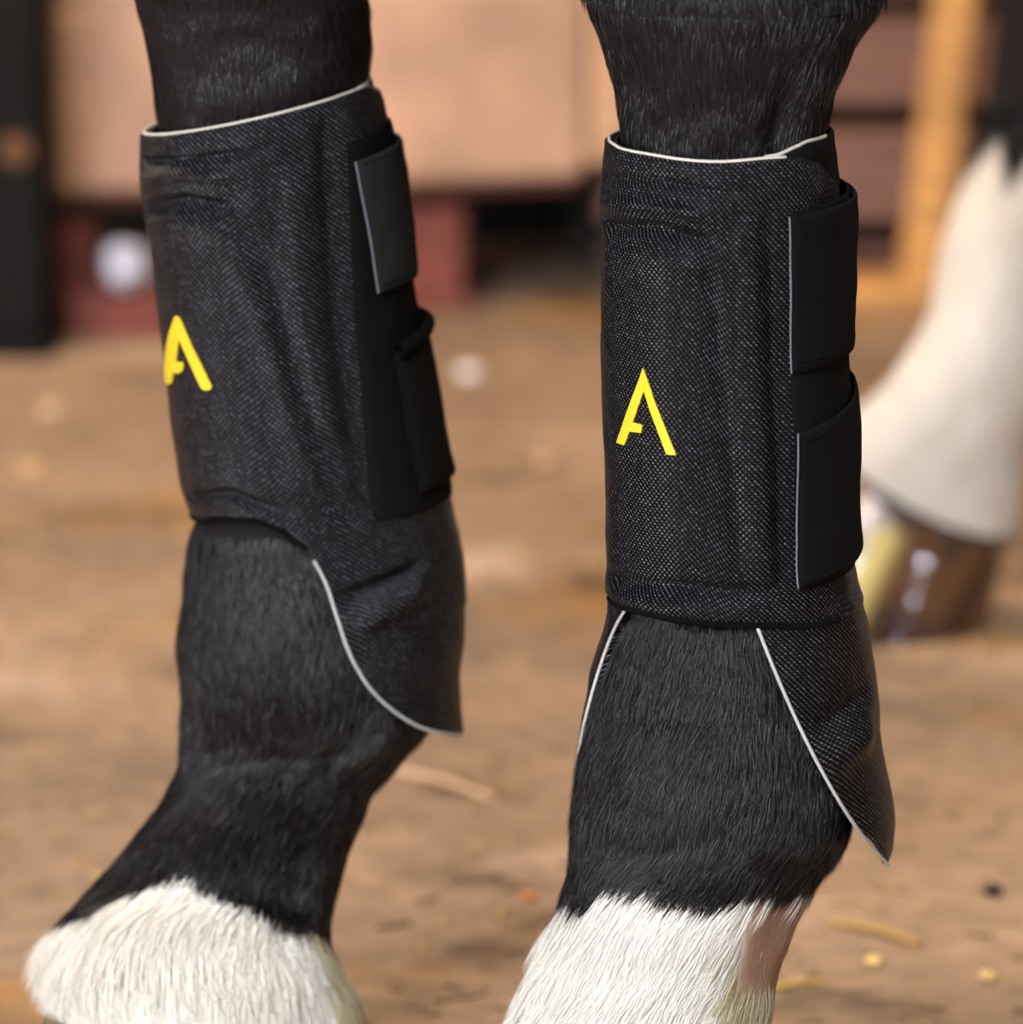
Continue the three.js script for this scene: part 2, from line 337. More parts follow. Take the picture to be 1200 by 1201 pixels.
function hindCoat(d, s) { const w = 6.95 + 0.25 * Math.sin(d * 0.12) + 0.15 * N3(d * 0.08, 3, 1); return mix(BLACK.map((x) => x * 1.6), mix([0.88, 0.84, 0.76], [0.66, 0.55, 0.42], 0.35 * smoothstep(N3(d * 0.03, s * 1.3, 7), 0, 0.5)), smoothstep(s, w - 0.12, w + 0.12)); }

const horse = thing('horse', 'black horse with white pasterns standing in two black leg boots', 'horse');
const trunk = new Loft([ring(-0.03, 1.18, 0.14, 0.02, 0.02), ring(-0.02, 1.2, 0.1, 0.15, 0.17), ring(0.03, 1.24, -0.05, 0.235, 0.27), ring(0.1, 1.26, -0.3, 0.28, 0.34), ring(0.25, 1.24, -0.75, 0.31, 0.36), ring(0.42, 1.26, -1.25, 0.30, 0.34), ring(0.52, 1.30, -1.55, 0.27, 0.32), ring(0.6, 1.3, -1.8, 0.15, 0.2), ring(0.62, 1.3, -1.86, 0.02, 0.02)]);
trunk.frame = function (s) { const r = this.raw(s); return { c: V3(r[0], r[1], r[2]), u: V3(r[3], 0, 0), v: V3(0, r[6], 0), T: V3(0.3, 0, -1) }; };
const black = () => BLACK;
const hindGeo = hindLeg.surface(0, hindLeg.n - 1, 130, 56, hindCoat, true);
const hind2 = hindGeo.clone().translate(0.34, 0, 0.16);
mesh('body', mergeGeometries([
  nearLeg.surface(0, nearLeg.n - 1, 260, 96, nearCoat, true), farLeg.surface(0, farLeg.n - 1, 260, 96, farCoat, true), hindGeo, hind2, trunk.surface(0, trunk.n - 1, 40, 40, black, false)]), M.coat, horse);

// hooves: from the coronet down to the floor, longer at the toe
const hoofBump = texture(256, (u, v) => 0.5 + 0.5 * fbm(u, v, 14, 4, 70), false, 1 / 0.06);
function hoof(loft, toe, grow, paint, mat, slip = 0.032, spread = 0) {
  const f = loft.frame(loft.n - 1.02), nA = 72, nS = 26, pos = [], col = [], uv = [], idx = [], W = nA + 1;
  for (let i = 0; i <= nS; i++) for (let j = 0; j <= nA; j++) {
    const t = i / nS, d = j / nA * 360, a = f.c.clone().addScaledVector(f.u, 0.985 * Math.cos(d * DEG)).addScaledVector(f.v, 0.985 * Math.sin(d * DEG));
    const c = V3(f.c.x, 0, f.c.z), flat = V3(a.x - f.c.x, 0, a.z - f.c.z), front = clamp(flat.clone().normalize().dot(toe), -1, 1);
    const b = c.clone().addScaledVector(flat, grow + 0.06 * front).addScaledVector(toe, slip + 0.012 * front).addScaledVector(flat.clone().normalize(), spread); b.y = 0;
    const bulge = 0.0035 * Math.sin(Math.min(1, t * 6) * Math.PI) * (t < 0.17 ? 1 : 0), ridge = 0.0006 * Math.sin(t * 38 + 2 * N3(d * 0.03, t * 2, 1));
    const p = a.lerp(b, t), wet = spread ? 0.0006 * N3(p.x * 110, p.y * 80, p.z * 110) : 0; p.addScaledVector(flat.normalize(), bulge + ridge + wet);
    pos.push(p.x, p.y, p.z); uv.push(d * DEG * 0.07, t * 0.08); col.push(...paint(d, t));
  }
  for (let i = 0; i < nS; i++) for (let j = 0; j < nA; j++) { const a = i * W + j; idx.push(a, a + 1, a + W, a + 1, a + W + 1, a + W); }
  for (const [row, y] of [[0, f.c.y], [nS, 0]]) { const k = pos.length / 3; let x = 0, z = 0; for (let j = 0; j < nA; j++) { x += pos[(row * W + j) * 3] / nA; z += pos[(row * W + j) * 3 + 2] / nA; } pos.push(x, y, z); uv.push(0, 0); col.push(...col.slice(row * W * 3, row * W * 3 + 3)); for (let j = 0; j < nA; j++) row ? idx.push(row * W + j, row * W + j + 1, k) : idx.push(row * W + j + 1, row * W + j, k); }
  const g = new THREE.BufferGeometry();
  g.setAttribute('position', new THREE.Float32BufferAttribute(pos, 3)); g.setAttribute('uv', new THREE.Float32BufferAttribute(uv, 2)); g.setAttribute('color', new THREE.Float32BufferAttribute(col, 3));
  g.setIndex(idx); faceOut(g); g.computeVertexNormals();
  return mesh('hoof', g, mat, horse);
}
const hornDark = phys({ color: 0xffffff, vertexColors: true, roughness: 0.4, bumpMap: hoofBump, bumpScale: 0.0008, clearcoat: 0.5, clearcoatRoughness: 0.2 });
const hornWet = phys({ color: 0xffffff, vertexColors: true, roughness: 0.25, bumpMap: hoofBump, bumpScale: 0.0018, clearcoat: 1, clearcoatRoughness: 0.1 });
const darkHorn = (d, t) => mix([0.07, 0.045, 0.03], [0.17, 0.10, 0.055], clamp(0.5 + N3(d * 0.06, t * 1.5, 2), 0, 1));
hoof(nearLeg, V3(-0.6, 0, 0.8).normalize(), 1.1, darkHorn, hornDark);
hoof(farLeg, V3(-0.88, 0, 0.47).normalize(), 1.08, darkHorn, hornDark);
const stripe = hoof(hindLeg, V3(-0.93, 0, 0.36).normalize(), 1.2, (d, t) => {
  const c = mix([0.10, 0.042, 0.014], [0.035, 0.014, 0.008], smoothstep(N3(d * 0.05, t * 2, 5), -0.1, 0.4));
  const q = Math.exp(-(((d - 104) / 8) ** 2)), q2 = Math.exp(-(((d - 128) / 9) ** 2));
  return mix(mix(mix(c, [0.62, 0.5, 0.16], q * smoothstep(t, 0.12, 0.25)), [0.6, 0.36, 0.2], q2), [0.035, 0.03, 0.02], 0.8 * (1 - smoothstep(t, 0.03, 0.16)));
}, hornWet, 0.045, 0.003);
stripe.userData.label = 'wet brown hind hoof with pale streaks';
{ const h = stripe.clone(); h.position.set(0.34, 0, 0.16); horse.add(h); }

// coat hair: one curved tapering strand, copied over the legs
const strand = (() => {
  const pos = [], idx = [], rows = 4;
  for (let i = 0; i <= rows; i++) { const t = i / rows, w = 0.5 * (1 - t * t * 0.92), lift = 0.10 * Math.sin(t * Math.PI * 0.75) * (1 - 0.3 * t); pos.push(-w, t, lift * 1, 0, t, lift + 0, w, t, lift); }
  for (let i = 0; i < rows; i++) for (const k of [0, 1]) { const a = i * 3 + k; idx.push(a, a + 1, a + 3, a + 1, a + 4, a + 3); }
  const g = new THREE.BufferGeometry(); g.setAttribute('position', new THREE.Float32BufferAttribute(pos, 3)); g.setIndex(idx); g.computeVertexNormals();
  const n = g.attributes.normal; for (let i = 0; i < n.count; i++) { const side = (i % 3) - 1, v = V3(side * 0.024, n.getY(i), n.getZ(i)).normalize(); n.setXYZ(i, v.x, v.y, v.z); }
  return g;
})();
function fur(name, list, material, label) {
  const m = new THREE.InstancedMesh(strand, material, list.length), X = new THREE.Matrix4(), c = new THREE.Color();
  list.forEach((h, i) => {
    const x = h.dir.clone().cross(h.nor).normalize(), z = x.clone().cross(h.dir).normalize();
    X.makeBasis(x.multiplyScalar(h.w), h.dir.clone().multiplyScalar(h.len), z.multiplyScalar(h.len)); X.setPosition(h.p); m.setMatrixAt(i, X); m.setColorAt(i, c.setRGB(...h.c));
  });
  m.name = name; m.userData.kind = 'stuff'; if (label) m.userData.label = label; m.castShadow = m.receiveShadow = true; horse.add(m);
}
function grow(loft, s0, s1, count, a0, a1, style, into) {
  let area = 0; const cum = [], K = 200;
  for (let i = 0; i < K; i++) { const s = lerp(s0, s1, (i + 0.5) / K), h = loft.frame(lerp(s0, s1, i / K)).c.distanceTo(loft.frame(lerp(s0, s1, (i + 1) / K)).c); area += loft.frame(s).u.length() * h; cum.push(area); }
  for (let n = 0; n < count; n++) {
    const r = rnd() * area; let i = cum.findIndex((x) => x >= r); if (i < 0) i = K - 1;
    const s = lerp(s0, s1, (i + rnd()) / K), d = lerp(a0, a1, rnd()), st = style(d, s); if (!st) continue;
    const f = loft.frame(s), p = loft.at(d, s, -0.0004, f), q = loft.at(d, s + 0.04, -0.0004), e = loft.at(d + 2, s, -0.0004, f).sub(p), out = loft.out(d, s, f);
    const T = q.sub(p).normalize(), nor = T.clone().cross(e).normalize(); if (nor.dot(out) < 0) nor.negate();
    const side = T.clone().cross(nor).normalize();
    const turn = st.turn + 0.3 * (rnd() - 0.5) * (st.mess ?? 1);
    const dir = T.clone().multiplyScalar(Math.cos(turn)).addScaledVector(side, Math.sin(turn)); dir.addScaledVector(nor, -dir.dot(nor)).normalize();
    const lift = (st.lift ?? 0.1) * (0.3 + 2.2 * rnd() * rnd()); nor.addScaledVector(side, (st.twist ?? 1.7) * (rnd() - 0.5)).normalize();
    dir.multiplyScalar(Math.cos(lift)).addScaledVector(nor, Math.sin(lift)).normalize();
    (st.white ? into.white : into.black).push({ p, dir, nor, len: st.len * (0.7 + 0.6 * rnd()), w: st.w * (0.7 + 0.6 * rnd()), c: st.c });
  }
}
const strands = { black: [], white: [] };
const vary = (c, a) => { const k = a > 1 ? (rnd() < 0.14 ? 3 + 3.5 * rnd() : 0.3 + 1.1 * rnd()) : 1 + a * (rnd() - 0.5); return c.map((x) => x * k); };  // some black hairs made lighter, as highlights painted into the coat
const nearS = (y) => stationOf(nearLeg, nearTop, y), farS = (y) => stationOf(farLeg, farTop, y);
const nRim = nearS(205), nHem = nearS(690), fRim = farS(150), fHem = farS(600);
function nearHair(d, s) {
  if (s > nRim && s < nHem) return null;
  const white = s > nearWhite(d) + 0.24 * (rnd() - 0.5) + 0.16 * N3(d * 0.35, 1, 1), flow = 0.5 * N3(d * 0.02, s * 0.8, 2) + 0.25 * N3(d * 0.06, s * 2, 12);
  const q = ((d + 90) % 360 + 360) % 360 - 90;
  if (s > nearWhite(d) && q < 50 + 5 * (20 - s) + 8 * rnd() && s < 21.2 + 0.4 * rnd()) return rnd() < 0.12 ? { len: 0.006, w: 0.0003, c: SKIN, turn: 0, white: true } : null;
  if (s < nRim) return { len: 0.0085, w: 0.0003, c: vary(BLACK, 1.2), turn: flow * 0.5, lift: 0.07, mess: 0.7 };
  if (!white) return { len: 0.0115, w: 0.0003, c: vary(BLACK, 1.2), turn: flow + 0.18 * smoothstep(s, nHem, nearWhite(d)), lift: 0.12 };
  return { len: 0.019, w: 0.00042, c: vary(q < 50 && s > 20.8 ? CREAM : WHITE, 0.25), turn: flow * 0.7 + 0.1, lift: 0.1, white: true };
}
function farHair(d, s) {
  if (s > fRim && s < fHem) return null;
  const white = s > farWhite(d) + 0.24 * (rnd() - 0.5) + 0.18 * N3(d * 0.25, 1, 1), flow = 0.45 * N3(d * 0.02, s * 0.8, 31) + 0.25 * N3(d * 0.06, s * 2, 44);
  if (s < fRim) return { len: 0.008, w: 0.00032, c: [0.007, 0.004, 0.0042], turn: flow * 0.5, lift: 0.03, mess: 0.5, twist: 0.3 };
  const q = ((d + 90) % 360 + 360) % 360 - 90;
  if (!white) return { len: 0.011, w: 0.00034, c: vary(BLACK, 1.2), turn: flow * 0.7, lift: 0.1 };
  return { len: 0.024 - 0.012 * smoothstep(s, farLeg.n - 3.4, farLeg.n - 1.6), w: 0.0005, c: vary(q < 28 ? CREAM : WHITE, 0.25), turn: flow * 0.6, lift: 0.13, white: true };
}
grow(nearLeg, nearTop - 3, nRim, 95000, -20, 200, nearHair, strands);
grow(nearLeg, nHem, nearLeg.n - 1.05, 84000, -20, 200, nearHair, strands);
grow(nearLeg, nHem, nearLeg.n - 1.05, 14000, 200, 340, nearHair, strands);
grow(farLeg, farTop - 3, fRim, 62000, -20, 200, farHair, strands);
grow(farLeg, fHem, farLeg.n - 1.05, 70000, -20, 200, farHair, strands);
grow(farLeg, fHem, farLeg.n - 1.05, 12000, 200, 340, farHair, strands);
grow(hindLeg, 6.2, hindLeg.n - 1.05, 22000, -20, 200, (d, s) => ({ len: 0.013, w: 0.0007, c: hindCoat(d, s), turn: 0.4 * N3(d * 0.03, s, 5), lift: 0.12, white: hindCoat(d, s)[0] > 0.2 }), strands);
fur('black_coat_hair', strands.black, M.hair, 'short glossy black coat hair');
fur('white_feather_hair', strands.white, M.feather, 'longer white hair round the pasterns');

// ------------------------------------------------------------------ the boots
// ridges and seams pressed into the padded shell: traced lines, height in metres, width in degrees or stations
function relief(loft, up, across) {
  const U = up.map(({ pts, h, w }) => { const t = pts.map((p) => loft.find(...p)).sort((a, b) => a[1] - b[1]); return { t: t.map(([d, s]) => [s, d]), h, w, lo: t[0][1], hi: t[t.length - 1][1] }; });
  const A = across.map(({ pts, h, w }) => { const t = pts.map((p) => loft.find(...p)).sort((a, b) => a[0] - b[0]); return { t, h, w, lo: t[0][0], hi: t[t.length - 1][0] }; });
  return (d, s) => {
    let o = 0; const q = d > 290 ? d - 360 : d;
    for (const r of U) { const fade = smoothstep(s, r.lo - 0.3, r.lo + 0.35) * (1 - smoothstep(s, r.hi - 0.35, r.hi + 0.3)); if (fade) o += 1.4 * r.h * fade * Math.exp(-(((q - interp(r.t, s)) / r.w) ** 2)); }
    for (const r of A) { const fade = smoothstep(q, r.lo - 12, r.lo + 8) * (1 - smoothstep(q, r.hi - 8, r.hi + 14)); if (fade) o += 1.7 * r.h * fade * Math.exp(-(((s - interp(r.t, q)) / r.w) ** 2)); }
    return o + 0.0007 * N3(q * 0.035, s * 1.1, 21) + 0.0004 * N3(q * 0.1, s * 3, 8);
  };
}
function makeBoot(loft, o) {
  const boot = thing('leg_boot', o.label, 'horse boot', loft.frame(0).c.toArray(), 'tendon boots on the front legs');
  boot.updateMatrixWorld();
  const here = (g) => g.translate(-boot.position.x, -boot.position.y, -boot.position.z);
  const add = (name, g, m, parent = boot) => mesh(name, here(g), m, parent);
  // padded shell, open behind under the straps
  const bottom = (d) => smoothInterp(o.hem, d), top = (d) => smoothInterp(o.rim, d);
  const shell = add('padded_shell', sheet(loft, (i, j) => { const d = lerp(o.shell[0], o.shell[1], i); return [d, lerp(top(d), bottom(d), j)]; }, 200, 150, 0, 0.0045), M.mesh);
  add('lining', sheet(loft, (i, j) => { const d = lerp(o.shell[0], o.shell[1], i); return [d, lerp(top(d) + 0.03, bottom(d) - 0.05, j)]; }, 120, 60, -0.0047, 0.0012), M.lining);
  // the flap behind the fetlock
  const ft = (d) => smoothInterp(o.flapTop, d), fb = (d) => interp(o.flapBottom, d);
  const flap = add('fetlock_flap', sheet(loft, (i, j) => { const d = lerp(o.flap[0], o.flap[1], i); return [d, lerp(ft(d), Math.max(ft(d) + 0.02, fb(d)), j)]; }, 170, 90, -0.0012, 0.0038, o.flapPush), M.mesh);
  for (const path of o.piping) add('piping', tube(path.map(([d, s]) => loft.at(d, s, -0.001 + (o.flapPush ? o.flapPush(0, 0, d, s) : 0))), 0.0009), M.piping, flap);
  // pale binding on the rim
  const rim = []; for (let k = 0; k <= 70; k++) { const d = lerp(o.binding[0], o.binding[1], k / 70); rim.push(loft.at(d, top(d) - 0.02, -0.0022)); }
  add('binding', tube(rim, 0.00085), M.binding, shell);
  const hem = []; for (let k = 0; k <= 50; k++) { const d = lerp(o.hemLine[0], o.hemLine[1], k / 50); hem.push(loft.at(d, bottom(d) - 0.02, -0.0012)); }
  add('hem', tube(hem, 0.0019), M.elastic, shell);
  // inner flap of the closure, seen above the rim's open corner
  add('inner_flap', sheet(loft, (i, j) => { const d = lerp(o.inner[0], o.inner[1], i); return [d, lerp(smoothInterp(o.innerTop, d), bottom(d) - 0.3, j)]; }, 70, 60, -0.0026, 0.0025, (i, j, d) => -0.0035 * smoothstep(j, 0.06, 0.16) * smoothstep(d, -5, 35)), M.dull);
  const ir = []; for (let k = 0; k <= 26; k++) { const d = lerp(o.innerBinding[0], o.innerBinding[1], k / 26); ir.push(loft.at(d, smoothInterp(o.innerTop, d) - 0.015, -0.0038)); }
  add('binding', tube(ir, 0.0009), M.binding);
  // smooth closure panel and the two hook straps on it
  const patch = ({ edge, right, d1 }, nI, nJ, off, th, bow) => {   // left edge traced, right end at angle d1
    const a = loft.find(...edge[0]), b = loft.find(...edge[1]);
    const map = (i, j) => { const d = lerp(lerp(a[0], b[0], j), d1, i), s0 = lerp(a[1], a[1] + right[0], Math.min(1, i)), s1 = lerp(b[1], b[1] + right[1], i); return [d, lerp(s0, s1, j)]; };
    return [sheet(loft, map, nI, nJ, off, th, bow), (j, e = 0) => { const [d, s] = map(0, j); return loft.at(d, s, off + e); }, map];
  };
  const [cp] = patch(o.closure, 60, 60, 0.0016, 0.0016); add('closure_panel', cp, M.elastic);
  o.straps.forEach((st, k) => {
    const [g, left, map] = patch(st, 60, 40, 0.0044, 0.0026, (i, j) => 0.0006 * N3(i * 4, j * 3, 5 + k) + 0.0008 * Math.sin(i * Math.PI));
    const strap = add('hook_strap', g, st.mat ?? M.elastic); if (st.say) strap.userData.label = st.say;
    add('strap_edge', tube([0, 0.15, 0.3, 0.45, 0.6, 0.75, 0.9, 1].map((j) => left(j, -0.0003).add(V3(-0.0004, 0, 0))), 0.0005, 6), st.thread ?? M.thread, strap);
    const lineAt = (j) => Array.from({ length: 22 }, (_, q) => { const [d, s] = map(q / 21 * 0.9 + 0.02, j); return loft.at(d, s, 0.0046); });
    add('stitching', tube(lineAt(0.045), 0.0004, 5), M.dull, strap);
    add('stitching', tube(lineAt(0.955), 0.0004, 5), M.dull, strap);
    if (st.roll) add('strap_loop', tube(Array.from({ length: 22 }, (_, q) => { const [d, s] = map(q / 21 * 0.96, 0); return loft.at(d, s - 0.06, 0.0052); }), 0.0034, 10), M.elastic, strap);
  });
  // yellow emblem: an A whose cross stroke is a stub
  const E = o.emblem.map(([x, y]) => loft.find(x, y));
  const sc = 0.01, shape = new THREE.Shape(E.map(([d, s]) => new THREE.Vector2(d, s / sc)));
  const flat = new THREE.ShapeGeometry(shape).toNonIndexed(); let tri = [];
  const P2 = flat.attributes.position; for (let i = 0; i < P2.count; i += 3) tri.push([0, 1, 2].map((k) => [P2.getX(i + k), P2.getY(i + k)]));
  for (let pass = 0; pass < 4; pass++) tri = tri.flatMap(([a, b, c]) => { const m = (p, q) => [(p[0] + q[0]) / 2, (p[1] + q[1]) / 2], ab = m(a, b), bc = m(b, c), ca = m(c, a); return [[a, ab, ca], [ab, b, bc], [ca, bc, c], [ab, bc, ca]]; });
  const ep = []; for (const t of tri) for (const [x, y] of t) { const p = loft.at(x, y * sc, 0.0007).sub(boot.position); ep.push(p.x, p.y, p.z); }
  const eg = new THREE.BufferGeometry(); eg.setAttribute('position', new THREE.Float32BufferAttribute(ep, 3));
  const rimPts = []; for (let k = 0; k < E.length; k++) { const a = E[k], b = E[(k + 1) % E.length]; for (let q = 0; q < 8; q++) rimPts.push([lerp(a[0], b[0], q / 8), lerp(a[1], b[1], q / 8)]); }
  const side = []; rimPts.forEach(([d, s], k) => { const [d2, s2] = rimPts[(k + 1) % rimPts.length], a = loft.at(d, s, 0.0007).sub(boot.position), b = loft.at(d2, s2, 0.0007).sub(boot.position), c = loft.at(d, s, -0.0006).sub(boot.position), e = loft.at(d2, s2, -0.0006).sub(boot.position); for (const p of [a, b, c, b, e, c]) side.push(p.x, p.y, p.z); });
  const sg = new THREE.BufferGeometry(); sg.setAttribute('position', new THREE.Float32BufferAttribute(side, 3));
  const eg2 = mergeGeometries([eg, sg]); eg2.computeVertexNormals();
  mesh('emblem', eg2, M.yellow, boot).userData.label = 'yellow letter A with a short cross stroke';
  return boot;
}
const nearBoot = new Loft(rings([
  [709, 163, 985, 158, 0, 1.02], [706, 205, 991, 202, 0, 1.02], [703, 245, 993, 250, 0, 1.02], [706, 300, 992, 310, 0, 1.02], [705, 400, 991, 390, 0, 1.02], [707, 500, 997, 500, 0, 1.02],
  [710, 600, 997, 600, 0, 1.02], [711, 668, 1003, 660, 0, 1.02], [707, 730, 1020, 728, 0, 1.0], [688, 800, 1031, 800, -0.004, 1.0], [674, 880, 1039, 880, -0.005, 1.0], [670, 950, 1052, 950, -0.008, 1.0], [670, 1022, 1046, 1014, -0.012, 0.98]]));
nearBoot.disp = relief(nearBoot, [
  { pts: [[828, 300], [845, 450], [868, 660]], h: -0.0022, w: 4 }, { pts: [[872, 260], [884, 450], [898, 680]], h: 0.0018, w: 6 }, { pts: [[905, 240], [912, 450], [922, 690]], h: -0.002, w: 5 }, { pts: [[770, 300], [780, 450], [800, 660]], h: 0.0012, w: 14 },
], [
  { pts: [[712, 206], [770, 212], [850, 226]], h: -0.0016, w: 0.11 }, { pts: [[710, 236], [760, 240], [830, 252]], h: 0.002, w: 0.2 }, { pts: [[712, 264], [770, 268], [836, 286]], h: -0.003, w: 0.16 }, { pts: [[712, 300], [770, 300], [836, 315]], h: 0.0016, w: 0.25 },
  { pts: [[715, 675], [800, 688], [900, 694]], h: -0.002, w: 0.12 }, { pts: [[722, 700], [800, 712], [900, 716]], h: 0.0014, w: 0.15 }, { pts: [[965, 850], [990, 838], [1015, 815]], h: -0.002, w: 0.25 }, { pts: [[975, 890], [1000, 875], [1020, 860]], h: 0.003, w: 0.25 }]);
const pathNear = (pts) => pts.map((p) => nearBoot.find(...p));
const nR = pathNear([[889, 736], [905, 776], [928, 830], [958, 893], [1000, 962], [1044, 1015]]), nL = pathNear([[735, 713], [719, 736], [704, 775], [690, 822], [677, 876]]);
const nFlapBottom = [[-170, 11.7], [nR[5][0] - 3, nR[5][1] + 0.03], ...nR.slice().reverse().map(([d, s]) => [d, s]), ...nL.map(([d, s]) => [d, s]), [195, 11.2], [215, 12], [360, 12]];
const hemN = nearBoot.find(860, 735)[1], hemN2 = nearBoot.find(740, 716)[1], hemN3 = nearBoot.find(960, 735)[1];
makeBoot(nearBoot, {
  label: 'black mesh leg boot in sharp focus on the nearer front leg',
  shell: [-62, 262], rim: [[-62, 2], [14, 1.9], [28, 0.95], [40, 0.5], [54, 0.3], [70, 0.28], [95, 0.33], [150, 0.16], [180, 0], [262, 0]], hem: [[-62, hemN3], [50, hemN3], [90, hemN], [140, hemN2], [262, hemN2]], hemLine: [40, 170],
  flap: [-160, 196], flapTop: [[-160, hemN - 0.6], [196, hemN - 0.6]], flapBottom: nFlapBottom,
  piping: [nR, [...nL, [190, 10.8]]], binding: [60, 262], inner: [-110, 74], innerTop: [[-110, -0.5], [0, -0.35], [38, -0.2], [68, 0.24], [74, 0.3]], innerBinding: [24, 71],
  closure: { edge: [[927, 248], [938, 694]], right: [-0.55, -0.4], d1: -80 },
  straps: [{ edge: [[922, 253], [925, 437]], right: [-0.5, -0.15], d1: -75 }, { edge: [[932, 507], [933, 688]], right: [-0.62, -0.62], d1: -75 }],
  emblem: [[756.7, 431], [726, 518.7], [734.5, 521.8], [740, 506], [754, 507.3], [755.7, 498], [743.8, 495.3], [756.8, 458], [784.5, 532], [795.7, 532.7]],
});
const farBoot = new Loft(rings([
  [165, 155, 443, 93, FAR, 0.94], [164, 192, 455, 138, FAR, 0.94], [168, 238, 464, 190, FAR, 0.94], [178, 305, 473, 255, FAR, 0.94], [189, 392, 483, 338, FAR, 0.94], [199, 480, 500, 432, FAR, 0.94], [209, 555, 515, 515, FAR, 0.94], [224, 606, 530, 585, FAR, 0.92],
  [224, 660, 543, 652, FAR, 0.9], [212, 735, 548, 730, FAR, 0.9], [206, 800, 543, 805, FAR, 0.88], [206, 868, 547, 862, FAR, 0.88]]));
farBoot.disp = relief(farBoot, [
  { pts: [[272, 290], [312, 390], [376, 570]], h: 0.0022, w: 6 }, { pts: [[300, 280], [338, 400], [400, 600]], h: -0.0018, w: 5 }, { pts: [[345, 200], [353, 350], [384, 510]], h: 0.0022, w: 6 }, { pts: [[383, 140], [394, 350], [432, 600]], h: -0.0024, w: 6 },
], [
  { pts: [[168, 186], [230, 186], [300, 178]], h: -0.0018, w: 0.1 }, { pts: [[170, 208], [215, 204], [262, 208]], h: 0.0018, w: 0.18 }, { pts: [[172, 242], [215, 236], [262, 244]], h: -0.003, w: 0.15 }, { pts: [[176, 268], [215, 262], [262, 268]], h: 0.0015, w: 0.22 },
  { pts: [[218, 582], [270, 580], [330, 600]], h: -0.0022, w: 0.12 }, { pts: [[405, 703], [440, 690], [490, 668]], h: -0.004, w: 0.14 }, { pts: [[420, 735], [450, 715], [495, 690]], h: 0.003, w: 0.2 }]);
const pathFar = (pts) => pts.map((p) => farBoot.find(...p));
const fR = pathFar([[352, 640], [368, 658], [382, 684], [396, 726], [411, 768], [432, 804], [461, 833], [494, 853], [520, 860], [544, 862]]);
const fH = pathFar([[230, 611], [262, 609], [300, 611], [326, 622]]);
makeBoot(farBoot, {
  label: 'black leg boot with a faded grey upper strap on the farther front leg',
  shell: [-62, 262], rim: [[-62, 0.4], [8, 0.3], [22, 0], [262, 0]],
  hem: [[-62, 8.75], [48, 8.75], [80, 8.55], [fR[0][0], fR[0][1]], [fH[3][0], fH[3][1]], [fH[2][0], fH[2][1]], [fH[1][0], fH[1][1]], [fH[0][0], fH[0][1]], [262, 7.1]].sort((a, b) => a[0] - b[0]), hemLine: [95, 172],
  flap: [-150, fR[0][0] + 2], flapTop: [[-150, 7.6], [40, 7.6], [fR[0][0] + 2, 7.3]], flapBottom: [[-150, 11], [-5, 11], ...fR.slice().reverse()],
  piping: [fR.slice(1)], binding: [6, 262], inner: [-110, 34], innerTop: [[-110, -0.55], [0, -0.12], [20, -0.02], [34, 0.1]], innerBinding: [-20, 26],
  closure: { edge: [[406, 168], [440, 612]], right: [-0.2, 0], d1: -80 },
  straps: [{ edge: [[412, 190], [438, 344]], right: [-0.25, 0.1], d1: -75, mat: M.greyStrap, say: 'faded grey upper hook strap', thread: M.thread }, { edge: [[459, 418], [487, 577]], right: [-0.25, 0.05], d1: -75, mat: M.dull, roll: true, thread: M.dull }],
  emblem: [[206, 370.5], [209.5, 371], [212, 374], [249, 453.5], [247, 457], [240, 457.5], [236.5, 455], [210.5, 397], [206.5, 424.5], [213, 424.5], [215, 428], [214, 435], [210, 438], [203.5, 436.5], [202, 448], [198.5, 451.5], [194.5, 448.5], [194.8, 444]],
});

// ------------------------------------------------------------------ background
const mottle = (c, amp, f, rep, z) => texture(256, (u, v) => { const k = 1 + amp * fbm(u, v, f, 4, z); return c.map((x) => x * k); }, true, rep);
const grain = (c, z) => texture(256, (u, v) => { const k = 1 + 0.25 * fbm(u, v * 1, 3, 3, z) + 0.12 * Math.sin((v + 0.1 * fbm(u, v, 3, 3, z + 4)) * 2 * Math.PI * 9); return c.map((x) => x * k); }, true, 1 / 0.3);
const rbox = (w, h, d, r = 0.006) => uvMetres(new RoundedBoxGeometry(w, h, d, 3, r).toNonIndexed ? new RoundedBoxGeometry(w, h, d, 3, r) : null);
const pinkWood = std({ map: mottle([0.71, 0.56, 0.46], 0.35, 4, 1 / 0.5, 60), roughness: 0.75 });
const beige = std({ map: grain([0.76, 0.6, 0.46], 12), roughness: 0.75 });
const redPaint = std({ map: mottle([0.42, 0.205, 0.165], 0.4, 6, 1 / 0.2, 75), roughness: 0.8 });
const brownBoard = std({ map: grain([0.46, 0.33, 0.28], 33), roughness: 0.8 });
const orangeWood = std({ map: grain([0.75, 0.55, 0.31], 51), roughness: 0.6 });
const darkPost = phys({ map: mottle([0.085, 0.08, 0.08], 0.4, 5, 1 / 0.3, 90), roughness: 0.9, specularIntensity: 0.2 });

